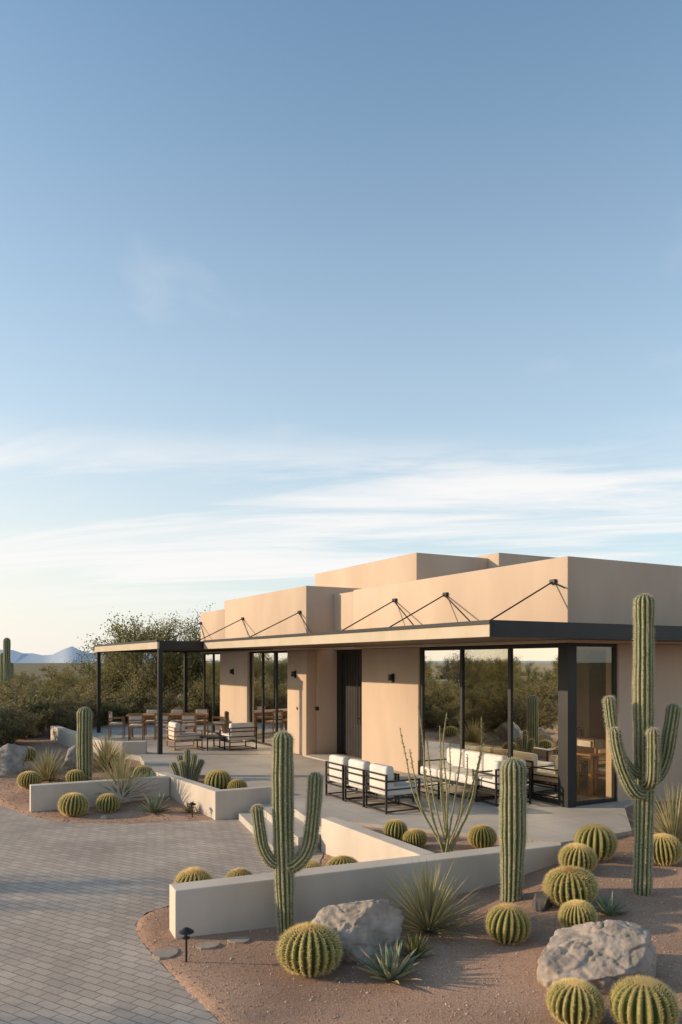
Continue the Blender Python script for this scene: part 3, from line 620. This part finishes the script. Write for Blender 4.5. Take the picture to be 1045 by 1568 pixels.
for (x,y,s,me) in ((-8.3,34,1.05,T1),(-6.0,36,1.0,T1),(-10.6,37,.80,T1),(-7.2,40,1.2,T3),(-9.0,35,1.02,T3),(-9.6,42,1.15,T3),(-4.5,33,.85,T2),(-12.6,38,.7,T2),
                   (-15,3.6,.95,T2),(-22,7.2,1.0,T1),(-24,2,1.1,T1),(-12.5,9.6,.78,T3),(-11.5,5.6,.8,T3)):
    put('palo_verde_tree',me,x,y,s)
SCR=empty('desert_scrub')
for i in range(700):
    ang=random.uniform(-62,32) ; r=22*(random.random()**-.62)
    if r>320: continue
    x=r*math.sin(math.radians(ang)); y=r*math.cos(math.radians(ang))
    if y<19 or (x>-9.5 and y<31): continue
    if sdist(np.array([(x,y)]),DR)[0]<1: continue
    me=random.choice((B1,B2,B3,B1,B2,T2 if r>35 else B1)); s=random.uniform(.55,1.1)
    if me is T2: s*=.62
    put('scrub_bush',me,x,y,s,SCR)
for i in range(170):
    x=-random.uniform(24,120); y=random.uniform(-10,105)
    if y<21 and x>-36: x-=16
    if x>-.50*y-4: continue
    put('scrub_bush',random.choice((B3,T2,T1,T2,T3)),x,y,random.uniform(.65,.95),SCR)
for (x,y,s,me) in ((-11.0,22.3,.95,B3),(-10.4,24.5,.9,B1),(-12.2,24,1.1,B1),(-9.8,20.6,.55,B2),(-11.3,27.5,1.1,B3),(-9.9,29,.9,B1),(-8.4,30.5,.9,B3),(-6.6,31,.9,B1),(-5,31.5,1,B3)):
    put('scrub_bush',me,x,y,s,SCR)
def far_sag(x,y,h,arms):
    z=H1(x,y); P=[ribbed([(x,y,z),(x,y,z+h*.5),(x,y,z+h)],.2,12,spines=False,step=.3)]
    for sx,z0,z1 in arms: P.append(ribbed([(x,y,z+z0),(x+sx*.45,y,z+z0+.1),(x+sx*.6,y,z+z0+.6),(x+sx*.6,y,z+z1)],.13,10,spines=False,step=.2))
    cactus_obj('saguaro_cactus',P,[M_sag,M_spine2])
far_sag(-21.3,50.5,4.1,[]); far_sag(-23.9,56,3.2,[(1,1.2,2.5)])
V=[];F_=[]; n=320
for i in range(n+1):
    dg=-100+200*i/n; a=math.radians(dg); r=2600; p=Vector((i*.13,0,0)); env=max(0,1-abs(dg+20)/14)**.6
    hh=7+env*(40+40*mnoise.noise(p*.9+Vector((.6,0,0)))+26*mnoise.noise(p*2.7+Vector((5,0,0)))+9*mnoise.noise(p*7))
    hh=max(6,hh)
    V+=[(r*math.sin(a),r*math.cos(a),-5),(1.06*r*math.sin(a),1.06*r*math.cos(a),hh)]
for i in range(n): F_.append((2*i,2*i+2,2*i+3,2*i+1))
mesh_obj('mountains',V,F_,M_mtn,smooth=True)
# ------------------------------------------------------------------ light & sky
E_=math.radians(16)
s=Vector((-math.cos(E_),.015,math.sin(E_)))
ld=bpy.data.lights.new('sun','SUN'); ld.energy=5.0; ld.angle=math.radians(.6); ld.color=(1,.78,.54)
lo=bpy.data.objects.new('sun',ld); lo.rotation_euler=s.to_track_quat('Z','Y').to_euler(); lo.location=(-20,0,20); link(lo)
w=bpy.data.worlds.new('World'); sc.world=w; w.use_nodes=True; nt=w.node_tree; L=nt.links; bg=nt.nodes['Background']; bg.inputs['Strength'].default_value=.15
sky=N(nt,'ShaderNodeTexSky',sky_type='NISHITA'); sky.sun_disc=False; sky.sun_elevation=E_; sky.sun_rotation=math.radians(270); sky.air_density=1.0; sky.dust_density=1.0; sky.ozone_density=1.6
tc=N(nt,'ShaderNodeTexCoord'); sx=N(nt,'ShaderNodeSeparateXYZ'); L.new(tc.outputs['Generated'],sx.inputs[0])
def M1(op,a,b=None,c=None):
    n=N(nt,'ShaderNodeMath',operation=op)
    for i,v in enumerate((a,b,c)):
        if v is None: continue
        if isinstance(v,(int,float)): n.inputs[i].default_value=v
        else: L.new(v,n.inputs[i])
    return n.outputs[0]
def MR(v,a,b,c=0,d=1,it='SMOOTHSTEP'):
    n=N(nt,'ShaderNodeMapRange',interpolation_type=it); L.new(v,n.inputs[0])
    for i,k in enumerate((a,b,c,d)): n.inputs[i+1].default_value=k
    return n.outputs[0]
x,y,z=sx.outputs
gain=N(nt,'ShaderNodeVectorMath',operation='MULTIPLY'); L.new(sky.outputs[0],gain.inputs[0]); gain.inputs[1].default_value=(1.38,1.56,1.52)
zz=M1('ADD',M1('MAXIMUM',z,0),.10)
px=M1('DIVIDE',x,zz); py=M1('DIVIDE',y,zz)
cb=N(nt,'ShaderNodeCombineXYZ'); L.new(M1('MULTIPLY_ADD',px,.34,M1('MULTIPLY',py,.10)),cb.inputs[0]); L.new(M1('MULTIPLY_ADD',py,1.35,M1('MULTIPLY',px,.22)),cb.inputs[1])
nz=N(nt,'ShaderNodeTexNoise'); nz.inputs['Scale'].default_value=1.35; nz.inputs['Detail'].default_value=10; nz.inputs['Roughness'].default_value=.58; nz.inputs['Distortion'].default_value=.8; L.new(cb.outputs[0],nz.inputs['Vector'])
streak=MR(nz.outputs['Fac'],.38,.64)
band=M1('MULTIPLY',MR(z,.03,.12),MR(z,.29,.21))
cl=M1('MULTIPLY',streak,band)
cb2=N(nt,'ShaderNodeCombineXYZ'); L.new(M1('MULTIPLY',px,1.2),cb2.inputs[0]); L.new(M1('MULTIPLY',py,.8),cb2.inputs[1]); cb2.inputs[2].default_value=4
n2=N(nt,'ShaderNodeTexNoise'); n2.inputs['Scale'].default_value=1.6; n2.inputs['Detail'].default_value=6; L.new(cb2.outputs[0],n2.inputs['Vector'])
wisp=M1('MULTIPLY',MR(n2.outputs['Fac'],.60,.80,0,.28),MR(z,.2,.35))
haze=M1('POWER',MR(z,.74,.02,0,1,'LINEAR'),1.45)
left=MR(x,.1,-.6,0,.2)
haze=M1('MINIMUM',M1('MULTIPLY',haze,M1('ADD',.76,left)),.95)
fac=M1('MINIMUM',M1('ADD',M1('MULTIPLY',cl,.92),wisp),1)
hc=N(nt,'ShaderNodeMix',data_type='RGBA'); L.new(M1('MULTIPLY',MR(x,.25,-.5),MR(z,.38,.02)),hc.inputs[0]); hc.inputs[6].default_value=(4.9,5.35,5.7,1); hc.inputs[7].default_value=(6.7,6.2,5.6,1)
m1=N(nt,'ShaderNodeMix',data_type='RGBA'); L.new(haze,m1.inputs[0]); L.new(gain.outputs[0],m1.inputs[6]); L.new(hc.outputs[2],m1.inputs[7])
m2=N(nt,'ShaderNodeMix',data_type='RGBA'); L.new(fac,m2.inputs[0]); L.new(m1.outputs[2],m2.inputs[6]); m2.inputs[7].default_value=(6.6,6.45,6.35,1)
L.new(m2.outputs[2],bg.inputs[0])
# ------------------------------------------------------------------ camera
cd=bpy.data.cameras.new('camera'); cd.sensor_fit='VERTICAL'; cd.sensor_height=36; cd.clip_start=.05; cd.clip_end=12000
cd.lens=27.85; cd.shift_y=.1467
co=bpy.data.objects.new('camera',cd); co.location=(0,0,2.4); co.rotation_euler=(math.pi/2,0,0); link(co); sc.camera=co
sc.view_settings.view_transform='Standard'; sc.view_settings.look='None'; sc.view_settings.exposure=0
